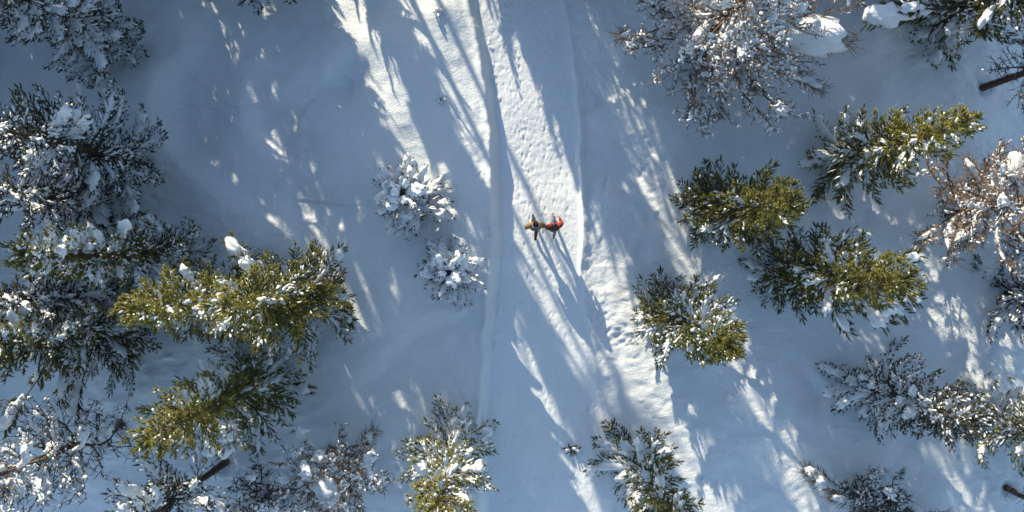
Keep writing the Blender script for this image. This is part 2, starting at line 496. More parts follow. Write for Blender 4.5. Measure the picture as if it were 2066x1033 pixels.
def pad(acc, pts, width, height, rng, nst=8, ncs=6):
    """snow lying along a branch: swept dome with an uneven outline"""
    pts = np.asarray(pts, float)
    t = np.linspace(0, 1, len(pts)); s = np.linspace(0, 1, nst)
    p = np.stack([np.interp(s, t, pts[:, k]) for k in range(3)], -1)
    d = norm(np.gradient(p, axis=0))
    side = norm(np.cross(np.array([[0, 0, 1.0]]), d))
    env = np.sqrt(np.clip(1 - (2 * s - 1) ** 2, 0.02, 1))
    wl = width * env * (0.75 + .5 * rng.rand(nst)); wr = width * env * (0.75 + .5 * rng.rand(nst)); hh = height * env * (.75 + .5 * rng.rand(nst))
    a = np.linspace(-1, 1, ncs)
    prof = np.sqrt(np.clip(1 - a ** 2, 0, 1))
    V = []
    for k in range(nst):
        off = np.where(a < 0, a * wl[k], a * wr[k])
        V.append(p[k][None] + side[k][None] * off[:, None] + np.array([[0, 0, 1.0]]) * (prof * hh[k] - .015)[:, None] - np.array([[0, 0, 1.0]]) * (np.abs(a) ** 3 * hh[k] * .5)[:, None])
    V = np.concatenate(V)
    V += rng.normal(0, .012, V.shape)
    i = np.arange(nst - 1)[:, None] * ncs; j = np.arange(ncs - 1)[None]
    A = (i + j).ravel(); B = A + 1; C = B + ncs; Dd = A + ncs
    f = np.concatenate([np.stack([A, C, B], -1), np.stack([A, Dd, C], -1)])
    acc.add(V, f)

def dome():
    a = np.arange(6) * math.pi / 3
    v = np.concatenate([np.stack([np.cos(a), np.sin(a), np.full(6, -.35)], -1), [[0.0, 0, 1.0]]])
    f = np.array([[k, (k + 1) % 6, 6] for k in range(6)])
    return v, f
DOME = dome()
CLUMPS = []
for k in range(6):
    v, f = ICO3
    rr = np.random.RandomState(90 + k)
    o = rr.uniform(0, 50, 2)
    n = 1 + .42 * vnoise(v[:, 0] * 1.7 + o[0], v[:, 1] * 1.7 + v[:, 2] * 1.3 + o[1], 7) + .30 * vnoise(v[:, 0] * 3.4 + o[1], v[:, 1] * 3.4 - v[:, 2] * 2.4 + o[0], 8) + .12 * vnoise(v[:, 0] * 7 + o[1], v[:, 1] * 7 + v[:, 2] * 5 + o[0], 9)
    w = v * n[:, None]
    w[:, 2] = np.where(w[:, 2] < 0, w[:, 2] * .5, w[:, 2])
    me = make_mesh('snow_clump', w * np.array([1, .62, .5]), f, smooth=True)
    me.materials.append(M_BLOB)
    CLUMPS.append(me)

def add_clump(root, loc, d, L, rng, wide=1.0, high=1.0):
    o = bpy.data.objects.new('snow_clump', CLUMPS[rng.randint(len(CLUMPS))])
    COL.objects.link(o); o.parent = root
    o.location = loc
    o.rotation_euler = (rng.normal(0, .12), -math.atan2(d[2], math.hypot(d[0], d[1])) * .7, math.atan2(d[1], d[0]))
    o.scale = (L * .5, L * .5 * wide * rng.uniform(.8, 1.2), L * .5 * high * rng.uniform(.8, 1.15))

# ------------------------------------------------------------------ conifer
def conifer_data(seed, H, R, snow=.4, clear=.05, dens=1.0, shape=.8, shoot=.29, M=15, sparse=0.0, tint0=.45, frost=0.0):
    rng = np.random.RandomState(seed)
    wood, need, snw, trunk = Acc(), Acc(), Acc(), Acc()
    lean = rng.normal(0, .012, 2)
    def axis_pt(z):
        q = z / H
        return np.array([lean[0] * z + .10 * math.sin(q * 5 + seed) * q, lean[1] * z + .10 * math.cos(q * 4 + seed) * q, z])
    zz = np.linspace(-.4, H, 14)
    r0 = .011 * H + .05
    tube(trunk, [axis_pt(z) for z in zz], r0 * (1 - np.clip(zz / H, 0, 1)) ** 1.25 + .010, 8)
    for c in range(int(14 * clear * H)):
        z = rng.uniform(.1, clear * H + .4); a = rng.uniform(0, 6.28); l = rng.uniform(.1, .5)
        p0 = axis_pt(z); e = p0 + np.array([math.cos(a), math.sin(a), rng.uniform(-.3, .3)]) * l
        segs(wood, [p0], [e], .014, .006)
    if clear > .12:
        m = 16; zs = rng.uniform(.3, clear * H + 1.5, m); C = np.array([axis_pt(z) for z in zs]) + np.array([-.4, .9, 0]) * (r0 * .8) + rng.normal(0, .03, (m, 3))
        blobs(snw, C, norm(np.array([[.1, .05, 1.0]]) + rng.normal(0, .05, (m, 3))), rng.uniform(.1, .4, m), rng.uniform(.05, .12, m), rng.uniform(.03, .06, m), rng)
    nb = int(H * (1 - clear) / .088 * dens)
    clump_sites = []
    SP, SD, SL, SW, ST = [], [], [], [], []
    TC, TD, TL = [], [], []
    ang = rng.uniform(0, 6.28)
    o1, o2 = rng.uniform(0, 40, 2)
    lobes = rng.uniform(0, 40)
    for k in range(nb):
        q = (k + rng.uniform(-.3, .3)) / nb
        q = min(max(q, 0), .985)
        z = H * (clear + (1 - clear) * q)
        ang += 2.39996 + rng.normal(0, .25)
        prof = (1 - q) ** shape
        if q < .12: prof *= .75 + .25 * q / .12
        lob = 1 + .30 * float(vnoise(np.array([ang / 6.283 * 5 % 5 + lobes]), np.array([z * .55]), seed % 1000))
        L = (1.12 * R * prof * rng.uniform(.66, 1.22) * lob) + .22
        if sparse and rng.rand() < sparse: continue
        el = math.radians(-6 + 52 * q ** 1.3 + rng.normal(0, 6))
        dirh = np.array([math.cos(ang), math.sin(ang), 0])
        t = np.linspace(0, 1, 7)
        droop = (.16 + .10 * rng.rand()) * L * (1 - q)
        zc = np.tan(el) * L * t - droop * np.sin(t * math.pi * .85) + .14 * L * t ** 3
        bend = rng.normal(0, .10) * L
        sideh = np.array([-dirh[1], dirh[0], 0])
        pts = axis_pt(z)[None] + dirh[None] * (L * t)[:, None] + sideh[None] * (bend * t ** 2)[:, None] + np.array([[0, 0, 1.0]]) * zc[:, None]
        tube(wood, pts[::2], ((.010 + .012 * L) * (1 - .8 * t))[::2], 3)
        loadn = .5 + .5 * float(vnoise(np.array([math.cos(ang) * 1.6 + o1]), np.array([math.sin(ang) * 1.6 + z * .5 + o2]), 3))
        load = snow + (loadn - .5) * 1.2 + rng.normal(0, .14) + (.45 - q) * .55
        # shoots: at the tip and on side twigs
        def pt(s): return np.array([np.interp(s, t, pts[:, c]) for c in range(3)])
        def dr(s): return norm(pt(min(1, s + .08)) - pt(max(0, s - .08)))
        loc = [(pts[-1] - .1 * dr(1), dr(1), shoot * rng.uniform(.9, 1.3), 0)]
        s = .14 if L > .6 else .30
        sg = 1
        while s < .98:
            for sg in (-1, 1):
                tl = min(.60, .08 + .34 * L * (1.05 - s) * rng.uniform(.6, 1.2))
                d0 = dr(s); sd = norm(np.cross(np.array([0, 0, 1.0]), d0)) * sg
                dd = norm(d0 * 1.0 + sd * rng.uniform(.45, .85) + np.array([0, 0, rng.uniform(.0, .35)]))
                b0 = pt(s)
                m = max(1, int(round(tl / (shoot * .62))))
                for c in range(m):
                    f = (c + .3) / m
                    jitter = rng.normal(0, .18, 3)
                    loc.append((b0 + dd * tl * f, norm(dd + jitter), shoot * rng.uniform(.7, 1.15), 1))
                segs(wood, [b0], [b0 + dd * tl], .010, .005)
                if rng.rand() < (load + frost * .6) * .62 and tl > .12:
                    TC.append(b0 + dd * tl * rng.uniform(.45, .7) + np.array([0, 0, .035])); TD.append(dd); TL.append(tl * rng.uniform(.5, 1.0) + .08)
            s += rng.uniform(.115, .18) / max(L, .55) * 1.15
            if rng.rand() < .35:      # an upright shoot on the top of the branch
                loc.append((pt(s if s < 1 else 1), norm(dr(min(s, 1)) * .6 + np.array([0, 0, .8]) + rng.normal(0, .2, 3)), shoot * rng.uniform(.6, .9), 2))
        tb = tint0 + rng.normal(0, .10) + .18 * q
        for (p0, d0, l0, kd) in loc:
            SP.append(p0); SD.append(d0); SL.append(l0); SW.append(l0 * rng.uniform(.40, .54)); ST.append(tb + rng.normal(0, .09))
        # snow lying on the branch
        if load > .34 and L > .4:
            a0 = rng.uniform(.12, .4); a1 = min(1.02, a0 + rng.uniform(.3, .45) + .35 * min(load, 1))
            ss = np.linspace(a0, a1, 8)
            pp = np.array([pt(x) for x in ss]) + np.array([0, 0, .05])
            pad(snw, pp, .055 + .14 * (load - .25) * rng.uniform(.6, 1.7), .05 + .07 * load, rng)
            if load > .72:
                clump_sites.append((load + rng.rand() * .4, pt(rng.uniform(.55, .95)) + np.array([0, 0, .07]), dr(.8), min(.85, .30 + .30 * L * rng.uniform(.6, 1.2))))
        nl = len(loc)
        pr = np.clip((load + frost * 1.3 - .15) * 1.1, .06, .9)
        pick = [x for x in loc[1:] if rng.rand() < pr]
        if pick:
            C = np.array([x[0] + x[1] * x[2] * .45 for x in pick]) + np.array([0, 0, .03])
            Dh = np.array([x[1] for x in pick]); Ln = np.array([x[2] for x in pick])
            m = len(pick)
            big = np.clip(load, .2, 1)
            blobs(snw, C, Dh, Ln * rng.uniform(.25, .55 + .4 * big, m), Ln * rng.uniform(.14, .24 + .18 * big, m), Ln * rng.uniform(.09, .14 + .1 * big, m), rng, DOME)
    if TC:
        m = len(TC); TL = np.array(TL)
        blobs(snw, np.array(TC), np.array(TD), TL, rng.uniform(.05, .13, m), rng.uniform(.035, .075, m), rng)
    for c in range(int(26 * H * (1 - clear))):     # short shoots close to the stem
        z = H * (clear + .1 + (.9 - clear) * rng.rand()); a = rng.uniform(0, 6.28); e = rng.uniform(.2, .8)
        q = z / H; rr = rng.uniform(.02, .28) * (1.05 - q) * R
        SP.append(axis_pt(z) + np.array([math.cos(a), math.sin(a), 0]) * rr); SD.append(np.array([math.cos(a) * math.cos(e), math.sin(a) * math.cos(e), math.sin(e)]))
        SL.append(shoot * rng.uniform(.7, 1.0)); SW.append(shoot * .36); ST.append(tint0 + rng.normal(0, .12))
    # leader
    for c in range(7):
        a = c * .9; e = 1.25 if c == 0 else rng.uniform(.5, .9)
        SP.append(axis_pt(H - .12 * (c > 0) - .03 * c)); SD.append(np.array([math.cos(a) * math.cos(e), math.sin(a) * math.cos(e), math.sin(e)]))
        SL.append(shoot * 1.25); SW.append(shoot * .36); ST.append(tint0 + .3)
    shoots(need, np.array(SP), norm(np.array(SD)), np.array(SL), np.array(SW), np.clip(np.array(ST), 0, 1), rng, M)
    clump_sites.sort(key=lambda x: -x[0])
    return dict(trunk=trunk.mesh('trunk', True), wood=wood.mesh('branches', True), need=need.mesh('crown'), snow=snw.mesh('snow_load', True), sites=clump_sites, H=H)

def plant_conifer(data, x, y, label, mat, rz=0.0, scale=1.0, clumps=12, name='conifer_tree', group=None, seed=0, cat='conifer', csize=1.0, extra=()):
    rng = np.random.RandomState(seed + 7)
    root = empty(name, (x, y, gz(x, y) - .05), rz)
    root.scale = (scale,) * 3
    tag(root, label, cat, group)
    link('trunk', data['trunk'], M_BARK, root)
    link('branches', data['wood'], M_BARK, root)['kind'] = 'stuff'
    c = link('crown', data['need'], mat, root)
    if len(c.data.materials) and c.data.materials[0] is not mat:
        c.material_slots[0].link = 'OBJECT'; c.material_slots[0].material = mat
    s = link('snow_load', data['snow'], M_BLOB, root)
    s['kind'] = 'stuff'
    for (w, p, d, L) in data['sites'][:clumps]:
        add_clump(root, p, d, min(.62, L * csize), rng)
    return root

# ------------------------------------------------------------------ bare larch / broadleaf
def bare_data(seed, H, R, snow=.4, clear=.12, nb=46, up=.35, twig=.34, dens=1.0, stems=1, curl=.22):
    rng = np.random.RandomState(seed)
    trunk, limb, tw, snw = Acc(), Acc(), Acc(), Acc()
    sites = []
    SA, SB, RA, RB = [], [], [], []
    FC, FD, FS = [], [], []
    for sI in range(stems):
        if stems == 1:
            lean = rng.normal(0, .02, 2); off = np.zeros(2)
        else:
            a = sI * 6.283 / stems + rng.normal(0, .3); sp = rng.uniform(.15, .42)
            lean = np.array([math.cos(a), math.sin(a)]) * sp; off = np.array([math.cos(a), math.sin(a)]) * .15
        Hs = H * (1 if stems == 1 else rng.uniform(.75, 1.05))
        def ax(z):
            q = z / Hs
            return np.array([off[0] + lean[0] * z + .12 * math.sin(q * 6 + sI) * q, off[1] + lean[1] * z + .12 * math.cos(q * 5 + sI) * q, z])
        zz = np.linspace(-.4, Hs, 12)
        r0 = (.010 * H + .05) / (1 if stems == 1 else 1.9)
        tube(trunk, [ax(z) for z in zz], r0 * (1 - np.clip(zz / Hs, 0, 1)) ** .85 + .010, 7)
        if stems == 1:
            m = 22; zs = rng.uniform(.3, clear * H + 3, m); C = np.array([ax(z) for z in zs]) + np.array([-.4, .9, 0]) * (r0 * .85) + rng.normal(0, .03, (m, 3))
            blobs(snw, C, norm(np.array([[.1, .05, 1.0]]) + rng.normal(0, .05, (m, 3))), rng.uniform(.1, .45, m), rng.uniform(.05, .13, m), rng.uniform(.03, .06, m), rng)
            for c in range(int(10 * clear * H)):
                z = rng.uniform(.1, clear * H + .6); a = rng.uniform(0, 6.28); l = rng.uniform(.1, .6)
                segs(limb, [ax(z)], [ax(z) + np.array([math.cos(a), math.sin(a), rng.uniform(-.2, .4)]) * l], .016, .006)
        n = nb if stems == 1 else max(5, nb // stems)
        ang = rng.uniform(0, 6.28)
        for k in range(n):
            q = (k + rng.rand()) / n
            z = Hs * (clear + (1 - clear) * q * .98)
            ang += 2.4 + rng.normal(0, .3)
            prof = (1 - q) ** .6 * (.6 + .4 * min(1, q / .15))
            L = R * (prof if stems == 1 else .55 * prof) * rng.uniform(.65, 1.15) + .25
            el = up + .5 * q + rng.normal(0, .15)
            dh = np.array([math.cos(ang), math.sin(ang), 0]); sh = np.array([-dh[1], dh[0], 0])
            t = np.linspace(0, 1, 8)
            b1, b2 = rng.normal(0, .14, 2)
            pts = ax(z)[None] + dh[None] * (L * t)[:, None] + sh[None] * (L * (b1 * t ** 2 + b2 * .6 * np.sin(t * 5)))[:, None] + np.array([[0, 0, 1.]]) * (L * (math.tan(el) * .5 * t - .18 * np.sin(t * 2.6) + .22 * t ** 2))[:, None]
            tube(limb, pts, (.016 + .013 * L) * (1 - .75 * t), 4)
            load = snow + rng.normal(0, .25)
            def pt(s): return np.array([np.interp(s, t, pts[:, c]) for c in range(3)])
            if load > .3:
                a0 = rng.uniform(.05, .3); a1 = min(.98, a0 + rng.uniform(.35, .7))
                pad(snw, np.array([pt(x) for x in np.linspace(a0, a1, 8)]) + np.array([0, 0, .02]), .035 + .11 * max(0, load - .25) * rng.uniform(.3, 1.8), .04 + .05 * load, rng, 14)
                if load > .62:
                    s0 = rng.uniform(.3, .95)
                    sites.append((load + rng.rand() * .5, pt(s0) + np.array([0, 0, .04]), norm(pt(min(1, s0 + .1)) - pt(s0 - .1)), rng.uniform(.3, .7)))
            # side branches, then twigs
            s = .18
            while s < 1.0:
                b0 = pt(s); d0 = norm(pt(min(1, s + .06)) - pt(max(0, s - .06)))
                sl = min(1.1, (.18 + .40 * L * (1.08 - s)) * rng.uniform(.6, 1.2))
                a = rng.uniform(0, 6.28)
                nrm = norm(np.cross(d0, np.array([.1, .2, 1.]))); bn = np.cross(d0, nrm)
                dd = norm(d0 * .65 + (nrm * math.cos(a) + bn * math.sin(a) * .6) + np.array([0, 0, .25]))
                m = 4
                p = b0; d = dd; node = [p]
                for c in range(m):
                    d = norm(d + rng.normal(0, .11, 3) + np.array([0, 0, .06])); e = p + d * sl / m
                    SA.append(p); SB.append(e); RA.append(.018 - .002 * c); RB.append(.016 - .002 * c)
                    p = e; node.append(p)
                    for _ in range(int(rng.poisson(2.5 * dens))):
                        q0 = node[-2] + (p - node[-2]) * rng.rand()
                        d2 = norm(d * .75 + rng.normal(0, .60, 3) + np.array([0, 0, .15])); l2 = twig * rng.uniform(.4, 1.1)
                        e1 = q0 + d2 * l2 * .5; d3 = norm(d2 + rng.normal(0, curl, 3)); e2 = e1 + d3 * l2 * .5
                        SA += [q0, e1]; SB += [e1, e2]; RA += [.0125, .010]; RB += [.010, .006]
                        if rng.rand() < .38 * max(0.1, load):
                            FC.append(e1); FD.append(d3); FS.append(rng.uniform(.05, .14))
                if rng.rand() < load * .5:
                    FC.append(node[2]); FD.append(dd); FS.append(rng.uniform(.10, .24))
                s += rng.uniform(.10, .2) / max(L, .6) / dens
    RA = np.array(RA); RB = np.array(RB); SA = np.array(SA); SB = np.array(SB); tipm = RB < .0062
    segs(tw, SA[~tipm], SB[~tipm], RA[~tipm], RB[~tipm])
    spikes(tw, SA[tipm], SB[tipm], RA[tipm])
    if FC:
        FC = np.array(FC); FD = np.array(FD); FS = np.array(FS)
        FD[:, 2] *= .3
        blobs(snw, FC + np.array([0, 0, .01]), norm(FD), FS * rng.uniform(.9, 1.7, len(FS)), FS * rng.uniform(.5, .9, len(FS)), FS * rng.uniform(.3, .5, len(FS)), rng, DOME)
    sites.sort(key=lambda x: -x[0])
    return dict(trunk=trunk.mesh('trunk', True), limb=limb.mesh('branches', True), tw=tw.mesh('twigs'), snow=snw.mesh('snow_load', True), sites=sites, H=H)

def plant_bare(data, x, y, label, mat, rz=0.0, scale=1.0, clumps=10, name='bare_larch', group=None, seed=0, cat='bare tree', csize=1.0, bark=None):
    rng = np.random.RandomState(seed + 7)
    root = empty(name, (x, y, gz(x, y) - .05), rz); root.scale = (scale,) * 3
    tag(root, label, cat, group)
    link('trunk', data['trunk'], bark or M_BARK, root)
    link('branches', data['limb'], mat, root)['kind'] = 'stuff'
    link('crown', data['tw'], mat, root)
    s = link('snow_load', data['snow'], M_BLOB, root); s['kind'] = 'stuff'
    for (w, p, d, L) in data['sites'][:clumps]:
        add_clump(root, p, d, L * csize, rng)
    return root

def bough_clump(root, px, py, z, L, ang, rng, wide=1.0, high=1.0, mat=None, leaf=None):
    '''a big snow lump on a bough of its own, at photograph position px, py and height z'''
    p = Matrix.LocRotScale(root.location, root.rotation_euler, root.scale).inverted() @ P(px, py, z)
    p = np.array(p)
    c = Acc(); zb = max(.3, p[2] - .35 * math.hypot(p[0], p[1]) - .2)
    t = np.linspace(0, 1, 7)[:, None]
    tube(c, np.array([[0, 0, zb]]) * (1 - t) + p[None] * t * 1.0 + np.array([[0, 0, -.12]]) * np.sin(t * 3.1), .045 - .03 * t[:, 0], 5)
    bo = link('bough', c.mesh('bough', True), mat or M_BARK, root)
    d = norm(p - np.array([0, 0, zb])); d[2] *= .4; d = norm(d)
    side = norm(np.cross(np.array([0, 0, 1.0]), d))
    n = int(16 + 22 * L)
    off = rng.uniform(-.75 * L, .62 * L, n); sg = rng.choice([-1, 1], n)
    A = p[None] + d[None] * off[:, None] + side[None] * (sg * rng.uniform(0, .18 * L * wide + .05, n))[:, None] + np.array([[0, 0, -.05]])
    D = norm(d[None] + side[None] * (sg * rng.uniform(.2, 1.0, n))[:, None] + rng.normal(0, .2, (n, 3)))
    f = Acc()
    if leaf is not None:
        shoots(f, A, D, rng.uniform(.26, .36, n), rng.uniform(.11, .15, n), rng.uniform(.25, .6, n), rng, 16)
        link('needles', f.mesh('needles'), leaf, bo)
    else:
        for q in range(4):
            A2 = A + rng.normal(0, .06, A.shape); D2 = norm(D + rng.normal(0, .4, D.shape)); ll = rng.uniform(.2, .5, n)[:, None]
            segs(f, A2, A2 + D2 * ll, .013, .006)
        link('twigs', f.mesh('twigs'), mat or M_TWIG, bo)
    sn = Acc()
    pad(sn, [p - d * L * .95 + np.array([0, 0, -.05]), p - d * L * .3, p + d * L * .3], .09 + .07 * L * wide, .08 + .05 * L, rng, 12)
    so = link('snow_load', sn.mesh('snow_load', True), M_BLOB, root); so['kind'] = 'stuff'
    add_clump(root, p, d, L, rng, wide, high)

# ------------------------------------------------------------------ trees of the photograph
def W(px, py): return wx(px), wy(py)

# base px, base py, height, radius, snow, clear, material, clumps, clump size, label, kwargs
CLUMP_AT = {     # tree index: lumps seen in the photograph (px, py, height, length, heading, width)
 20: [(1803, 28, 3.2, 1.5, 80, 1.0), (1835, 15, 3.5, .6, 10, 1.0), (1985, 40, 5.0, .7, 80, .8)],
 15: [(1770, 640, 4.5, .9, 70, 1.1), (1800, 620, 5.5, .9, 60, 1.2), (1700, 650, 3.6, .8, 60, .8), (1835, 600, 6.0, .6, 30, 1.1), (1838, 520, 6.5, .5, 20, 1.2)],
 7: [(480, 505, 5.0, .9, 40, .8), (675, 520, 1.8, .9, 50, .9), (695, 640, 1.2, .7, 10, .8), (690, 600, 1.4, .6, 10, 1.0)],
 6: [(380, 645, 5.6, 1.1, -25, .7), (420, 655, 5.0, .7, -25, .8), (373, 548, 6.0, .45, 40, 1.4)],
 8: [(160, 725, 4.0, 1.0, 10, .7), (90, 745, 5.0, .9, -10, .8), (130, 775, 4.5, 1.0, -30, .6), (150, 810, 4.0, 1.1, -35, .5), (20, 840, 6.0, .9, -60, .8), (240, 700, 2.5, 1.1, 10, .6)],
 2: [(180, 312, 3.0, .9, -10, .6), (120, 265, 4.0, .6, 30, .9), (60, 325, 4.6, .7, 20, .9)],
 3: [(25, 415, 4.5, .9, 0, .7), (205, 440, 2.5, .9, 50, .7)],
 9: [(460, 895, 3.4, .9, -30, .8), (520, 890, 2.6, .8, -40, .7), (610, 785, 1.4, .7, 10, .8)],
}
CON = [
 (262, 103, 11.0, 1.9, .72, .10, M_GREY, 26, 1.0, 'snow-plastered conifer in the top left corner with dark trunk foot showing', dict(frost=.3, dens=1.2)),
 (545, -42, 9.5, 2.0, .45, .05, M_GREY, 8, .8, 'conifer of which only drooping lower tips show at the top edge', {}),
 (303, 338, 12.0, 1.9, .56, .16, M_GREY, 18, 1.2, 'thin dark conifer with long bare trunk foot below the top left conifer', dict(sparse=.25, frost=.2)),
 (232, 412, 9.0, 1.6, .66, .08, M_GREY, 20, 1.0, 'shaded snow-laden conifer at the left edge between two taller ones', dict(sparse=.1, frost=.3)),
 (388, 512, 10.6, 1.6, .52, .05, M_GREEN, 22, 1.0, 'dark snowy conifer with a small sunlit olive top at the left edge', dict(frost=.4)),
 (236, 585, 8.6, 1.7, .70, .06, M_GREY, 24, 1.1, 'heavily snowed shaded conifer behind the twin sunlit olive conifers', dict(frost=.3)),
 (530, 592, 10.4, 1.55, .45, .05, M_OLIVE, 16, 1.0, 'slimmer sunlit olive conifer tip reaching out behind the larger one', {}),
 (642, 590, 9.6, 2.05, .34, .04, M_OLIVE, 16, 1.0, 'large sunlit olive conifer left of the two snow-buried saplings', dict(frost=.12, dens=1.1)),
 (272, 655, 10.2, 1.95, .52, .06, M_GREEN, 30, 1.2, 'broad conifer at left edge with thick white snow pads on its branches', dict(frost=.3)),
 (548, 760, 10.3, 1.9, .34, .05, M_OLIVE, 18, 1.0, 'sunlit olive conifer above the leaning dark trunk at lower left', {}),
 (462, 928, 9.5, 1.6, .55, .30, M_GREY, 12, .9, 'conifer with thick dark bare trunk foot at the lower left edge', dict(sparse=.45, frost=.2)),
 (915, 888, 9.0, 1.8, .46, .04, M_OLIVE, 16, .8, 'frosted conifer at the bottom edge left of the trail', dict(frost=.25)),
 (1277, 918, 9.2, 1.6, .46, .04, M_GREEN, 14, .8, 'frosted conifer at the bottom edge right of the trail', {}),
 (1340, 634, 9.9, 1.75, .36, .04, M_GREEN, 14, .8, 'rounded sunlit conifer nearest the two walkers, right of the trail', dict(frost=.2, dens=1.1)),
 (1428, 432, 10.0, 1.7, .16, .04, M_GREEN, 12, .8, 'dense dark green conifer with hardly any snow on it', dict(dens=1.15)),
 (1572, 552, 10.5, 1.75, .32, .04, M_GREEN, 18, 1.1, 'long dark conifer with white snow pads hanging along its lower side', dict(dens=1.1)),
 (1694, 324, 8.9, 1.75, .34, .04, M_OLIVE, 14, .9, 'bright sunlit green conifer below the big brown larch', {}),
 (1745, 775, 7.4, 1.9, .60, .04, M_GREY, 16, .8, 'shaded frost-grey conifer at lower right with dark hanging fingers', dict(frost=.35, dens=1.1)),
 (1972, 835, 9.0, 1.75, .50, .04, M_OLIVE, 14, 1.0, 'half sunlit snowy conifer at the lower right edge', {}),
 (2035, 592, 8.6, 1.75, .60, .05, M_GREY, 12, .9, 'frosted grey conifer at the middle of the right edge', dict(frost=.35)),
 (1882, 58, 10.0, 2.0, .48, .06, M_GREEN, 18, 1.1, 'dark conifer with snowy drooping branches in the top right corner', {}),
]
SHARE = {1: 0, 5: 3, 18: 11, 19: 17, 20: 4}
for i, (bx, by, H, R, sn, cl, mat, nc, cs, lab, kw) in enumerate(CON):
    share = SHARE.get(i)
    d = CON[share][-1] if share is not None else conifer_data(100 + i * 13, H, R, snow=sn, clear=cl, **kw)
    x, y = W(bx, by)
    ro = plant_conifer(d, x, y, lab, mat, clumps=nc, csize=cs, seed=i, group='snowy conifers around the trail')
    if share is not None:
        ro.rotation_euler[2] = 1.3 + i; ro.scale = (R / CON[share][3], R / CON[share][3], H / d['H'])
    rg = np.random.RandomState(i + 300)
    for (tx, ty, z, L, an, wd) in CLUMP_AT.get(i, ()): bough_clump(ro, tx, ty, z, L, an, rg, wd, leaf=mat)
    CON[i] = CON[i] + (d,)

# two snow-buried saplings in the clearing
for (bx, by, H, R, lab, sd) in [(836, 408, 3.2, 1.45, 'larger snow-buried sapling in the shaded clearing, farther from the trail', 901),
                                (914, 549, 2.6, 1.2, 'smaller snow-buried sapling in the shaded clearing, beside the trail bank', 902)]:
    d = conifer_data(sd, H, R, snow=1.3, clear=.03, dens=1.9, shape=.5, shoot=.22, frost=.5)
    plant_conifer(d, *W(bx, by), lab, M_GREY, clumps=44, name='snowy_sapling', csize=.85, seed=sd, cat='sapling', group='snow-buried saplings')

BARE = [
 (1412, 98, 9.5, 4.9, .92, .14, M_TWIG, 44, 1.35, 'big bare brown larch loaded with white snow lumps at the top', dict(nb=108, dens=.95)),
 (1915, 430, 9.0, 3.1, .55, .10, M_TWIG, 24, 1.2, 'sunlit bare brown larch at the right edge', dict(nb=64, dens=1.15)),
 (1985, 176, 10.5, 2.4, .35, .22, M_TWIG_GREY, 10, .9, 'bare larch with dark trunk foot at the upper right edge', dict(nb=44)),
 (255, 855, 11.0, 2.7, .72, .16, M_TWIG_GREY, 22, 1.0, 'bare larch with long dark trunk slanting across the lower left corner', dict(nb=72, dens=.75)),
 (2038, 988, 9.0, 2.0, .35, .25, M_TWIG_GREY, 4, 1.0, 'bare tree of which the dark trunk foot shows in the lower right corner', dict(nb=30)),
]
for i, (bx, by, H, R, sn, cl, mat, nc, cs, lab, kw) in enumerate(BARE):
    d = bare_data(500 + i * 7, H, R, snow=sn, clear=cl, **kw)
    ro = plant_bare(d, *W(bx, by), lab, mat, clumps=nc, csize=cs, seed=40 + i, group='bare larches')
    rg = np.random.RandomState(i + 400)
    if i == 0:
        for (tx, ty, z, L, an, wd) in [(1640, 75, 4.0, 2.6, 70, .75), (1525, 110, 3.2, 1.1, 50, .7), (1415, 95, 3.0, 1.0, 15, .7), (1270, 72, 2.6, .8, -5, .6), (1500, 155, 2.6, 1.0, 45, .5), (1635, 165, 3.0, .9, 110, .7), (1445, 215, 2.0, .65, 20, .9), (1570, 215, 2.2, .5, 80, .8), (1435, 112, 3.0, 1.1, 15, .5), (1600, 20, 5.0, 1.2, 60, .7)]:
            bough_clump(ro, tx, ty, z, L, an, rg, wd, mat=M_TWIG)
    if i == 1:
        for (tx, ty, z, L, an, wd) in [(2055, 345, 5.0, 1.1, -30, .9), (1960, 340, 3.5, .7, 0, .7), (1865, 475, 1.8, .7, 0, .5), (1950, 470, 3.2, 1.1, 10, .5), (2020, 400, 4.5, .6, 20, .8)]:
            bough_clump(ro, tx, ty, z, L, an, rg, wd, mat=M_TWIG)

BUSH = [
 (705, 925, 5.6, 3.3, .62, M_TWIG, 14, 1.2, 9, 'bare birch shrub with one big white snow ball at the bottom edge', dict(nb=80)),
 (560, 975, 3.2, 1.8, .40, M_TWIG_GREY, 6, 1.0, 6, 'low grey bare shrub beside the dark leaning trunk at lower left', dict(nb=48)),
 (1735, 1000, 3.4, 2.3, .45, M_TWIG_GREY, 14, .9, 8, 'dark bare shrub with snow on one side at the lower right bottom edge', dict(nb=60, dens=1.2)),
 (1850, 1050, 2.0, 1.3, .25, M_TWIG_GREY, 2, .8, 6, 'thin twigs poking in at the bottom edge beside the dark bare shrub', dict(nb=24)),
]
for i, (bx, by, H, R, sn, mat, nc, cs, st, lab, kw) in enumerate(BUSH):
    d = bare_data(700 + i * 7, H, R, snow=sn, clear=.12, stems=st, up=.5, **kw)
    ro = plant_bare(d, *W(bx, by), lab, mat, clumps=nc, csize=cs, seed=60 + i, name='bare_shrub', cat='shrub', group='bare shrubs', bark=mat)
    rg = np.random.RandomState(i + 500)
    ex = {0: [(655, 985, 4.4, 1.3, 60, 1.6), (632, 960, 3.2, .6, 80, 1.1), (668, 925, 2.6, .7, 70, .8), (745, 880, .9, .6, 50, .8)], 2: [(1640, 955, 1.0, .8, -30, 1.0), (1660, 972, 1.2, .9, -40, .9), (1690, 1005, 1.6, .6, -40, .8)]}
    for (tx, ty, z, L, an, wd) in ex.get(i, ()): bough_clump(ro, tx, ty, z, L, an, rg, wd, mat=mat)

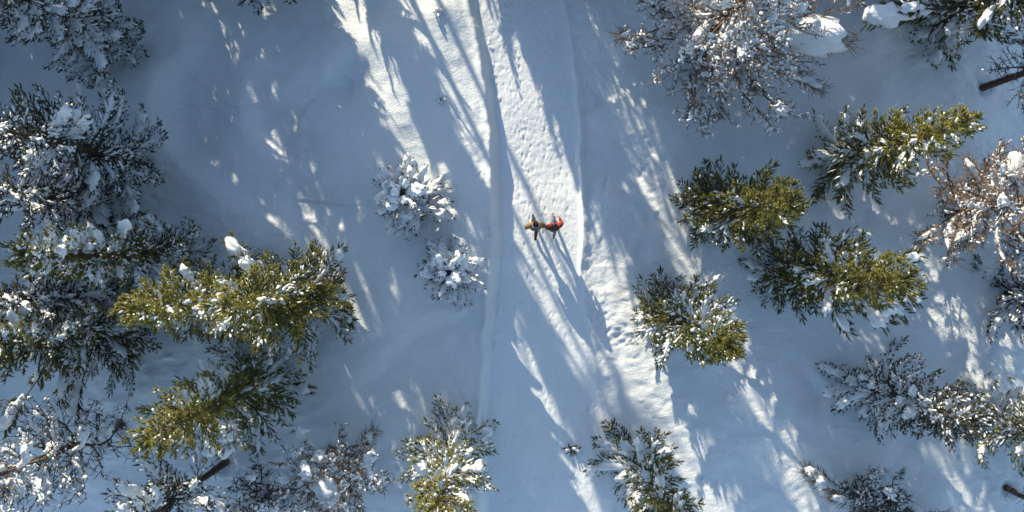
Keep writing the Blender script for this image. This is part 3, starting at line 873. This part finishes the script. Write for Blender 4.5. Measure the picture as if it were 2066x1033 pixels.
# ------------------------------------------------------------------ the two walkers
def skin_mesh(name, pts, edges, root, sub=2):
    """pts: list of (co, rx, ry); grown with a Skin modifier into one continuous surface"""
    me = bpy.data.meshes.new(name)
    me.from_pydata([p[0] for p in pts], edges, [])
    o = bpy.data.objects.new(name, me); COL.objects.link(o)
    o.modifiers.new('Skin', 'SKIN')
    sv = me.skin_vertices[0].data
    for i, p in enumerate(pts):
        sv[i].radius = (p[1], p[2]); sv[i].use_root = (i == root)
    m = o.modifiers.new('Sub', 'SUBSURF'); m.levels = sub; m.render_levels = sub
    dg = bpy.context.evaluated_depsgraph_get()
    out = bpy.data.meshes.new_from_object(o.evaluated_get(dg))
    bpy.data.objects.remove(o); bpy.data.meshes.remove(me)
    out.polygons.foreach_set('use_smooth', np.ones(len(out.polygons), bool))
    out.name = name
    return out

def join_soup(me, acc):
    """append loose triangle pieces (fingers, nose, ears) to a mesh"""
    bm = bmesh.new(); bm.from_mesh(me)
    v = np.concatenate(acc.v); f = np.concatenate(acc.f)
    vs = [bm.verts.new(p) for p in v]
    for t in f:
        try: bm.faces.new([vs[i] for i in t]).smooth = True
        except ValueError: pass
    bm.to_mesh(me); bm.free()

def V3(a, o): return np.array([a[0] - o[0], a[1] - o[1], a[2] - o[2]])

def walker(spec, label, mats, name='person'):
    ox, oy = wx(spec['pelvis'][0], .92), wy(spec['pelvis'][1], .92)
    oz = gz(ox, oy) - .01
    root = empty(name, (ox, oy, oz))
    tag(root, label, 'person', 'two walkers on the trail')
    def J(k):
        px, py, z = spec[k]
        return np.array([wx(px, z) - ox, wy(py, z) - oy, z])
    pel = np.array([0, 0, .93]); chest = J('chest'); neck = J('neck'); head = J('head')
    lsh, lel, lha = J('lsh'), J('lel'), J('lha'); rsh, rel, rha = J('rsh'), J('rel'), J('rha')
    lft, rft = J('lft'), J('rft')
    lhip = pel + np.array([-.10, 0, -.03]); rhip = pel + np.array([.10, 0, -.03])
    def knee(h, f): 
        m = (h + f) / 2; return m + np.array([0, .07, .03])
    lkn, rkn = knee(lhip, lft), knee(rhip, rft)
    def toe(f): return f + np.array([0, .09, -.03])
    # body: one continuous skin with head, neck, arms and legs
    pts = [(pel, .13, .10), (chest * .5 + pel * .5, .125, .095), (chest, .15, .10), (neck, .058, .058), (head + np.array([0, .0, -.04]), .085, .092), (head + np.array([0, -.01, .07]), .078, .085),
           (lsh, .062, .062), (lel, .045, .045), (lha, .028, .034), (rsh, .062, .062), (rel, .045, .045), (rha, .028, .034),
           (lhip, .09, .09), (lkn, .06, .06), (lft, .045, .045), (toe(lft), .035, .03), (rhip, .09, .09), (rkn, .06, .06), (rft, .045, .045), (toe(rft), .035, .03)]
    ed = [(0, 1), (1, 2), (2, 3), (3, 4), (4, 5), (2, 6), (6, 7), (7, 8), (2, 9), (9, 10), (10, 11), (0, 12), (12, 13), (13, 14), (14, 15), (0, 16), (16, 17), (17, 18), (18, 19)]
    body = skin_mesh('body', pts, ed, 0)
    acc = Acc()
    for (ha, el, sg) in ((lha, lel, -1), (rha, rel, 1)):           # palm, four fingers and a thumb
        d = norm(ha - el); side = norm(np.cross(d, np.array([0, 0, 1.0]))) if abs(d[2]) < .95 else np.array([0, 1.0, 0]); nn = np.cross(side, d)
        curl = nn * (-1 if nn[2] > 0 else 1)
        tube(acc, [ha - d * .02, ha + d * .03, ha + d * .085], [.030, .038, .034], 8)
        for k, L in enumerate((.068, .078, .073, .056)):
            b = ha + d * .08 + side * (k - 1.5) * .019
            tube(acc, [b, b + d * L * .45, b + d * L * .72 + curl * L * .3, b + d * L * .72 + curl * L * .62], [.0095, .009, .0085, .006], 6)
        b = ha + d * .03 + side * -.034
        tube(acc, [b, b + d * .03 - side * .022, b + d * .06 - side * .02 + curl * .015], [.011, .0105, .007], 6)
    hc = head
    v, f = ICO2
    acc.add(v * .014 + hc + np.array([0, .098, -.005]), f)                       # nose
    for sg in (-1, 1): acc.add(v * np.array([.010, .02, .03]) + hc + np.array([sg * .088, -.005, 0]), f)   # ears
    join_soup(body, acc)
    body.materials.clear()
    bo = link('body', body, mats['skin'], root)
    fa = Acc()
    for sg in (-1, 1): fa.add(v * np.array([.013, .007, .009]) + hc + np.array([sg * .034, .086, .015]), f)
    link('eyes', fa.mesh('eyes', True), mats['dark'], root)
    fm = Acc(); fm.add(v * np.array([.025, .007, .007]) + hc + np.array([0, .088, -.055]), f)
    link('mouth', fm.mesh('mouth', True), mats['lip'], root)
    # jacket with sleeves
    w = spec.get('bulk', 1.0)
    hem = pel + np.array([0, 0, -.10])
    jp = [(pel * .55 + chest * .45, .185 * w, .145 * w), (hem, .195 * w, .15 * w), (chest, .20 * w, .145 * w), (neck + np.array([0, 0, -.02]), .09, .09),
          (lsh, .095 * w, .095 * w), (lel, .075 * w, .075 * w), (lha * .92 + lel * .08, .052, .052), (rsh, .095 * w, .095 * w), (rel, .075 * w, .075 * w), (rha * .92 + rel * .08, .052, .052)]
    je = [(0, 1), (0, 2), (2, 3), (2, 4), (4, 5), (5, 6), (2, 7), (7, 8), (8, 9)]
    jk = skin_mesh('jacket', jp, je, 0); jk.materials.clear()
    jo = link('jacket', jk, mats['jacket'], root)
    for (ha, el) in ((lha, lel), (rha, rel)):
        d = norm(ha - el); c = Acc()
        tube(c, [ha - d * .05, ha - d * .02, ha + d * .012], [.056, .058, .05], 10)
        link('cuff', c.mesh('cuff', True), mats['cuff'], jo)
    # hood or collar behind the neck
    c = Acc(); tt = np.linspace(0, 2 * math.pi, 17)
    rr = spec.get('collar', .12)
    tube(c, [neck + np.array([math.cos(a) * rr, math.sin(a) * rr * .95 - .02, .045 - .02 * math.sin(a)]) for a in tt], [.042] * 17, 8)
    link('collar', c.mesh('collar', True), mats['collar'], jo)
    # trousers
    tp = [(pel, .155, .125), (lhip, .11, .11), (lkn, .085, .085), (lft + (lkn - lft) * .18, .072, .072), (rhip, .11, .11), (rkn, .085, .085), (rft + (rkn - rft) * .18, .072, .072)]
    tr = skin_mesh('trousers', tp, [(0, 1), (1, 2), (2, 3), (0, 4), (4, 5), (5, 6)], 0); tr.materials.clear()
    link('trousers', tr, mats['trousers'], root)
    for ft, kn in ((lft, lkn), (rft, rkn)):
        bp = [(ft + (kn - ft) * .25, .07, .07), (ft, .06, .06), (ft + np.array([0, .10, -.035]), .055, .045), (ft + np.array([0, .20, -.04]), .045, .035), (ft + np.array([0, -.06, -.03]), .05, .045)]
        bt = skin_mesh('boot', bp, [(0, 1), (1, 2), (2, 3), (1, 4)], 1); bt.materials.clear()
        link('boot', bt, mats['boot'], root)
    # head wear
    hv, hf = ICO3
    hv = hv.copy()
    if spec['hat'] == 'beanie':
        a = hv * np.array([.105, .115, .125]); a[:, 2] = np.where(a[:, 2] < 0, a[:, 2] * .25, a[:, 2])
        a += .004 * np.sin(hv[:, 0:1] * 40)
        c = Acc(); c.add(a + head + np.array([0, -.01, .05]), hf)
        ho = link('beanie', c.mesh('beanie', True), mats['hat'], root)
        c = Acc(); tube(c, [head + np.array([math.cos(x) * .105, math.sin(x) * .113 - .01, .04]) for x in tt], [.018] * 17, 6)
        link('beanie_rim', c.mesh('beanie_rim', True), mats['rim'], ho)
    else:
        a = hv * np.array([.125, .135, .13]); a[:, 2] = np.where(a[:, 2] < 0, a[:, 2] * .5, a[:, 2])
        a[:, 1] -= np.where(hv[:, 2] < .1, .03, 0)
        c = Acc(); c.add(a + head + np.array([0, -.018, .045]), hf)
        b = hv * np.array([.23, .15, .25]) * (1 + .06 * np.sin(hv[:, 0:1] * 30))
        c.add(b + head + np.array([0, -.115, -.17]), hf)              # long hair falling over the shoulders, widened to stand in for the shaded back
        link('hair', c.mesh('hair', True), mats['hat'], root)
    return root

SKIN = plain('skin', (0.55, 0.34, 0.25), .6); DARK = plain('black_fabric', (0.018, 0.016, 0.018)); LIP = plain('lip', (0.35, 0.13, 0.11), .5)
TAN = plain('tan_fabric', (0.30, 0.17, 0.065)); REDF = plain('orange_red_fabric', (0.34, 0.034, 0.018)); GREYW = plain('grey_wool', (0.25, 0.27, 0.31))
JEANS = plain('denim', (0.13, 0.18, 0.25)); BROWN = plain('brown_fabric', (0.055, 0.035, 0.028)); BOOT = plain('grey_boot', (0.20, 0.18, 0.16)); HAIR = plain('dark_hair', (0.022, 0.012, 0.010), .5)
walker(dict(pelvis=(1079.5, 457, 0), chest=(1080, 455.5, 1.28), neck=(1080.5, 454, 1.48), head=(1080.5, 452.5, 1.63), lsh=(1070, 454, 1.40), lel=(1063, 458, 1.17), lha=(1061.5, 461, .96),
            rsh=(1091, 454, 1.40), rel=(1097, 455.5, 1.13), rha=(1100.3, 456.5, .92), lft=(1075.5, 441, .10), rft=(1080, 483, .12), hat='beanie', bulk=1.5, collar=.125),
       'person in tan jacket and dark beanie, walking hand in hand on the trail', dict(skin=SKIN, dark=DARK, lip=LIP, jacket=TAN, cuff=TAN, collar=GREYW, trousers=DARK, boot=DARK, hat=DARK, rim=BROWN))
walker(dict(pelvis=(1117.5, 458, 0), chest=(1118, 457, 1.25), neck=(1118, 455.5, 1.44), head=(1118, 454.5, 1.58), lsh=(1108, 456.5, 1.36), lel=(1104.5, 460.5, 1.12), lha=(1101.5, 457.5, .93),
            rsh=(1128, 456, 1.36), rel=(1133.5, 451, 1.13), rha=(1129, 440, 1.12), lft=(1115, 438, .10), rft=(1117, 480, .12), hat='hair', bulk=1.45, collar=.12),
       'person in orange-red jacket with long dark hair, holding the hand of the tan-clad walker', dict(skin=SKIN, dark=DARK, lip=LIP, jacket=REDF, cuff=REDF, collar=REDF, trousers=JEANS, boot=BOOT, hat=HAIR, rim=HAIR))

# small things poking out of the snow
def tuft(px, py, lab, n, size, seed, snowy, name):
    rng = np.random.RandomState(seed)
    x, y = W(px, py)
    root = empty(name, (x, y, gz(x, y) - .02))
    tag(root, lab, 'plant')
    acc, st, sn = Acc(), Acc(), Acc()
    A = []; D = []
    for k in range(n):
        a = rng.uniform(0, 6.28); e = rng.uniform(.05, .7)
        A.append(np.array([rng.normal(0, size * .25), rng.normal(0, size * .15), .03])); D.append([math.cos(a) * math.cos(e), math.sin(a) * math.cos(e) * .7, math.sin(e)])
    A = np.array(A); D = norm(np.array(D))
    shoots(acc, A, D, np.full(n, size * .6), np.full(n, size * .28), rng.uniform(.1, .4, n), rng, 14)
    tube(st, [(0, 0, -.2), (0.02, 0, .05), (0, .02, .16)], [.03, .025, .012], 5)
    link('stem', st.mesh('stem', True), M_BARK, root)
    link('crown', acc.mesh('crown'), M_GREEN, root)
    m = snowy
    blobs(sn, A[:m] + D[:m] * size * .35 + np.array([0, 0, .04]), D[:m], np.full(m, size * .5), np.full(m, size * .3), np.full(m, size * .13), rng, ICO2)
    s = link('snow_load', sn.mesh('snow_load', True), M_BLOB, root); s['kind'] = 'stuff'

tuft(1155, 905, 'small dark conifer tip poking out of the trail snow near the bottom', 12, .55, 1, 3, 'buried_conifer_tip')
tuft(893, 210, 'tiny snowy twig tuft standing in the clearing left of the trail', 7, .38, 2, 6, 'snowy_twig')
tuft(884, 32, 'small snow-capped plant on the sunlit bank at the top', 5, .5, 4, 5, 'snow_capped_plant')

# ------------------------------------------------------------------ the wood towards the sun, beyond the top edge: it casts the shade
SHARED = [CON[4][-1], CON[8][-1], CON[13][-1], CON[14][-1], CON[15][-1], CON[7][-1]]
GAPS = [(751, 887), (1010, 1066), (606, 676), (392, 398)]
rng = np.random.RandomState(12)
placed = []
def wood_tree(u, v, h, r, k):
    """u across the light, v along it, both in photograph pixels on the ground; h, r in metres"""
    px = 0.903 * u + 0.43 * v; py = -0.43 * u + 0.903 * v
    x, y = wx(px), wy(py)
    for (qx, qy) in placed:
        if (qx - x) ** 2 + (qy - y) ** 2 < 1.6: return
    placed.append((x, y))
    d = SHARED[k % len(SHARED)]
    o = plant_conifer(d, x, y, 'unseen snowy conifer of the wood beyond the picture edge, placed to cast shade', M_GREEN, rz=rng.uniform(0, 6.28), clumps=0, group='wood towards the sun')
    o.scale = (r / 1.85, r / 1.85, h / d['H'])
def vedge(u):          # where the light line u enters the frame (with a margin so no branch hangs into view)
    vt = (-105 + 0.43 * u) / 0.903          # top edge
    vl = (-95 - 0.903 * u) / 0.43           # left edge
    return max(vt, -1e9) if vt > vl else vl
def wood_h(u):
    return float(np.interp(u, [-500, 200, 260, 400, 430, 760, 880, 1000, 1070, 1130, 1170, 1240, 1450, 1500, 1900], [9.5, 9.8, 8.4, 8.2, 9.5, 10.5, 9, 9, 9.5, 8, 5.5, 4.0, 4.0, 5.4, 6.0]))
k = 0
for row in range(3):
    for u in np.arange(-470, 1900, 66):
        uu = u + rng.normal(0, 9) + row * 22
        r = rng.uniform(1.5, 2.0); h = wood_h(uu) * rng.uniform(.92, 1.1) + row * (.6 if uu > 1150 else 1.1)
        rp = r * 45 * .93
        ok = True
        for (a, b) in GAPS:
            if a - rp < uu < b + rp: ok = False
        if not ok: continue
        wood_tree(uu, vedge(uu) - row * 150 - rng.uniform(0, 110), h, r, k); k += 1
# slim unseen trees, added to edge and break up the lanes of light
for (u, dv, h, r) in [(692, 20, 13, 1.0), (700, 260, 15, .9), (694, 480, 16, .9), (686, 140, 14, 1.0), (942, 10, 10, 1.15), (985, 60, 9.5, .8), (992, 330, 12, .8), (1092, 90, 10, .75), (1086, 380, 12, .8), (572, 40, 10, .8), (570, 300, 12, .8), (640, 90, 10, .42), (350, 50, 9, 1.0), (441, 60, 10, 1.0), (345, 300, 10, 1.1), (446, 330, 12, 1.0), (384, 60, 8.4, .6), (412, 130, 8.6, .6), (397, 180, 8.5, .55), (399, 420, 10, .5), (1040, 25, 2.0, 1.2), (1022, 70, 4.6, .45), (1050, 200, 6.8, .4), (1034, 420, 9.5, .4), (1062, 330, 5.0, .9), (1010, 250, 4.4, .8), (950, 160, 11, 1.2), (930, 300, 13, 1.0), (965, 420, 12, 1.1), (1120, 30, 10, 1.15), (1126, 260, 12, 1.1)]:
    wood_tree(u, vedge(u) - dv, h, r, k); k += 1
HIGH = conifer_data(880, 12.0, 1.25, snow=.4, clear=.52)  # unseen high-crowned tree, added to shade the far end of the lit lane
for (u, dv, h) in [(750, 470, 17.0), (797, 760, 21.5)]:
    px = 0.903 * u + 0.43 * (vedge(u) - dv); py = -0.43 * u + 0.903 * (vedge(u) - dv)
    o = plant_conifer(HIGH, wx(px), wy(py), 'unseen tall bare-stemmed conifer added beyond the top edge to shade the light lane', M_GREEN, rz=u, clumps=0, group='unseen bare-stemmed conifers added for shade')
    o.scale = (1.0, 1.0, h / 12.0)
print('upstream trees', len(placed))
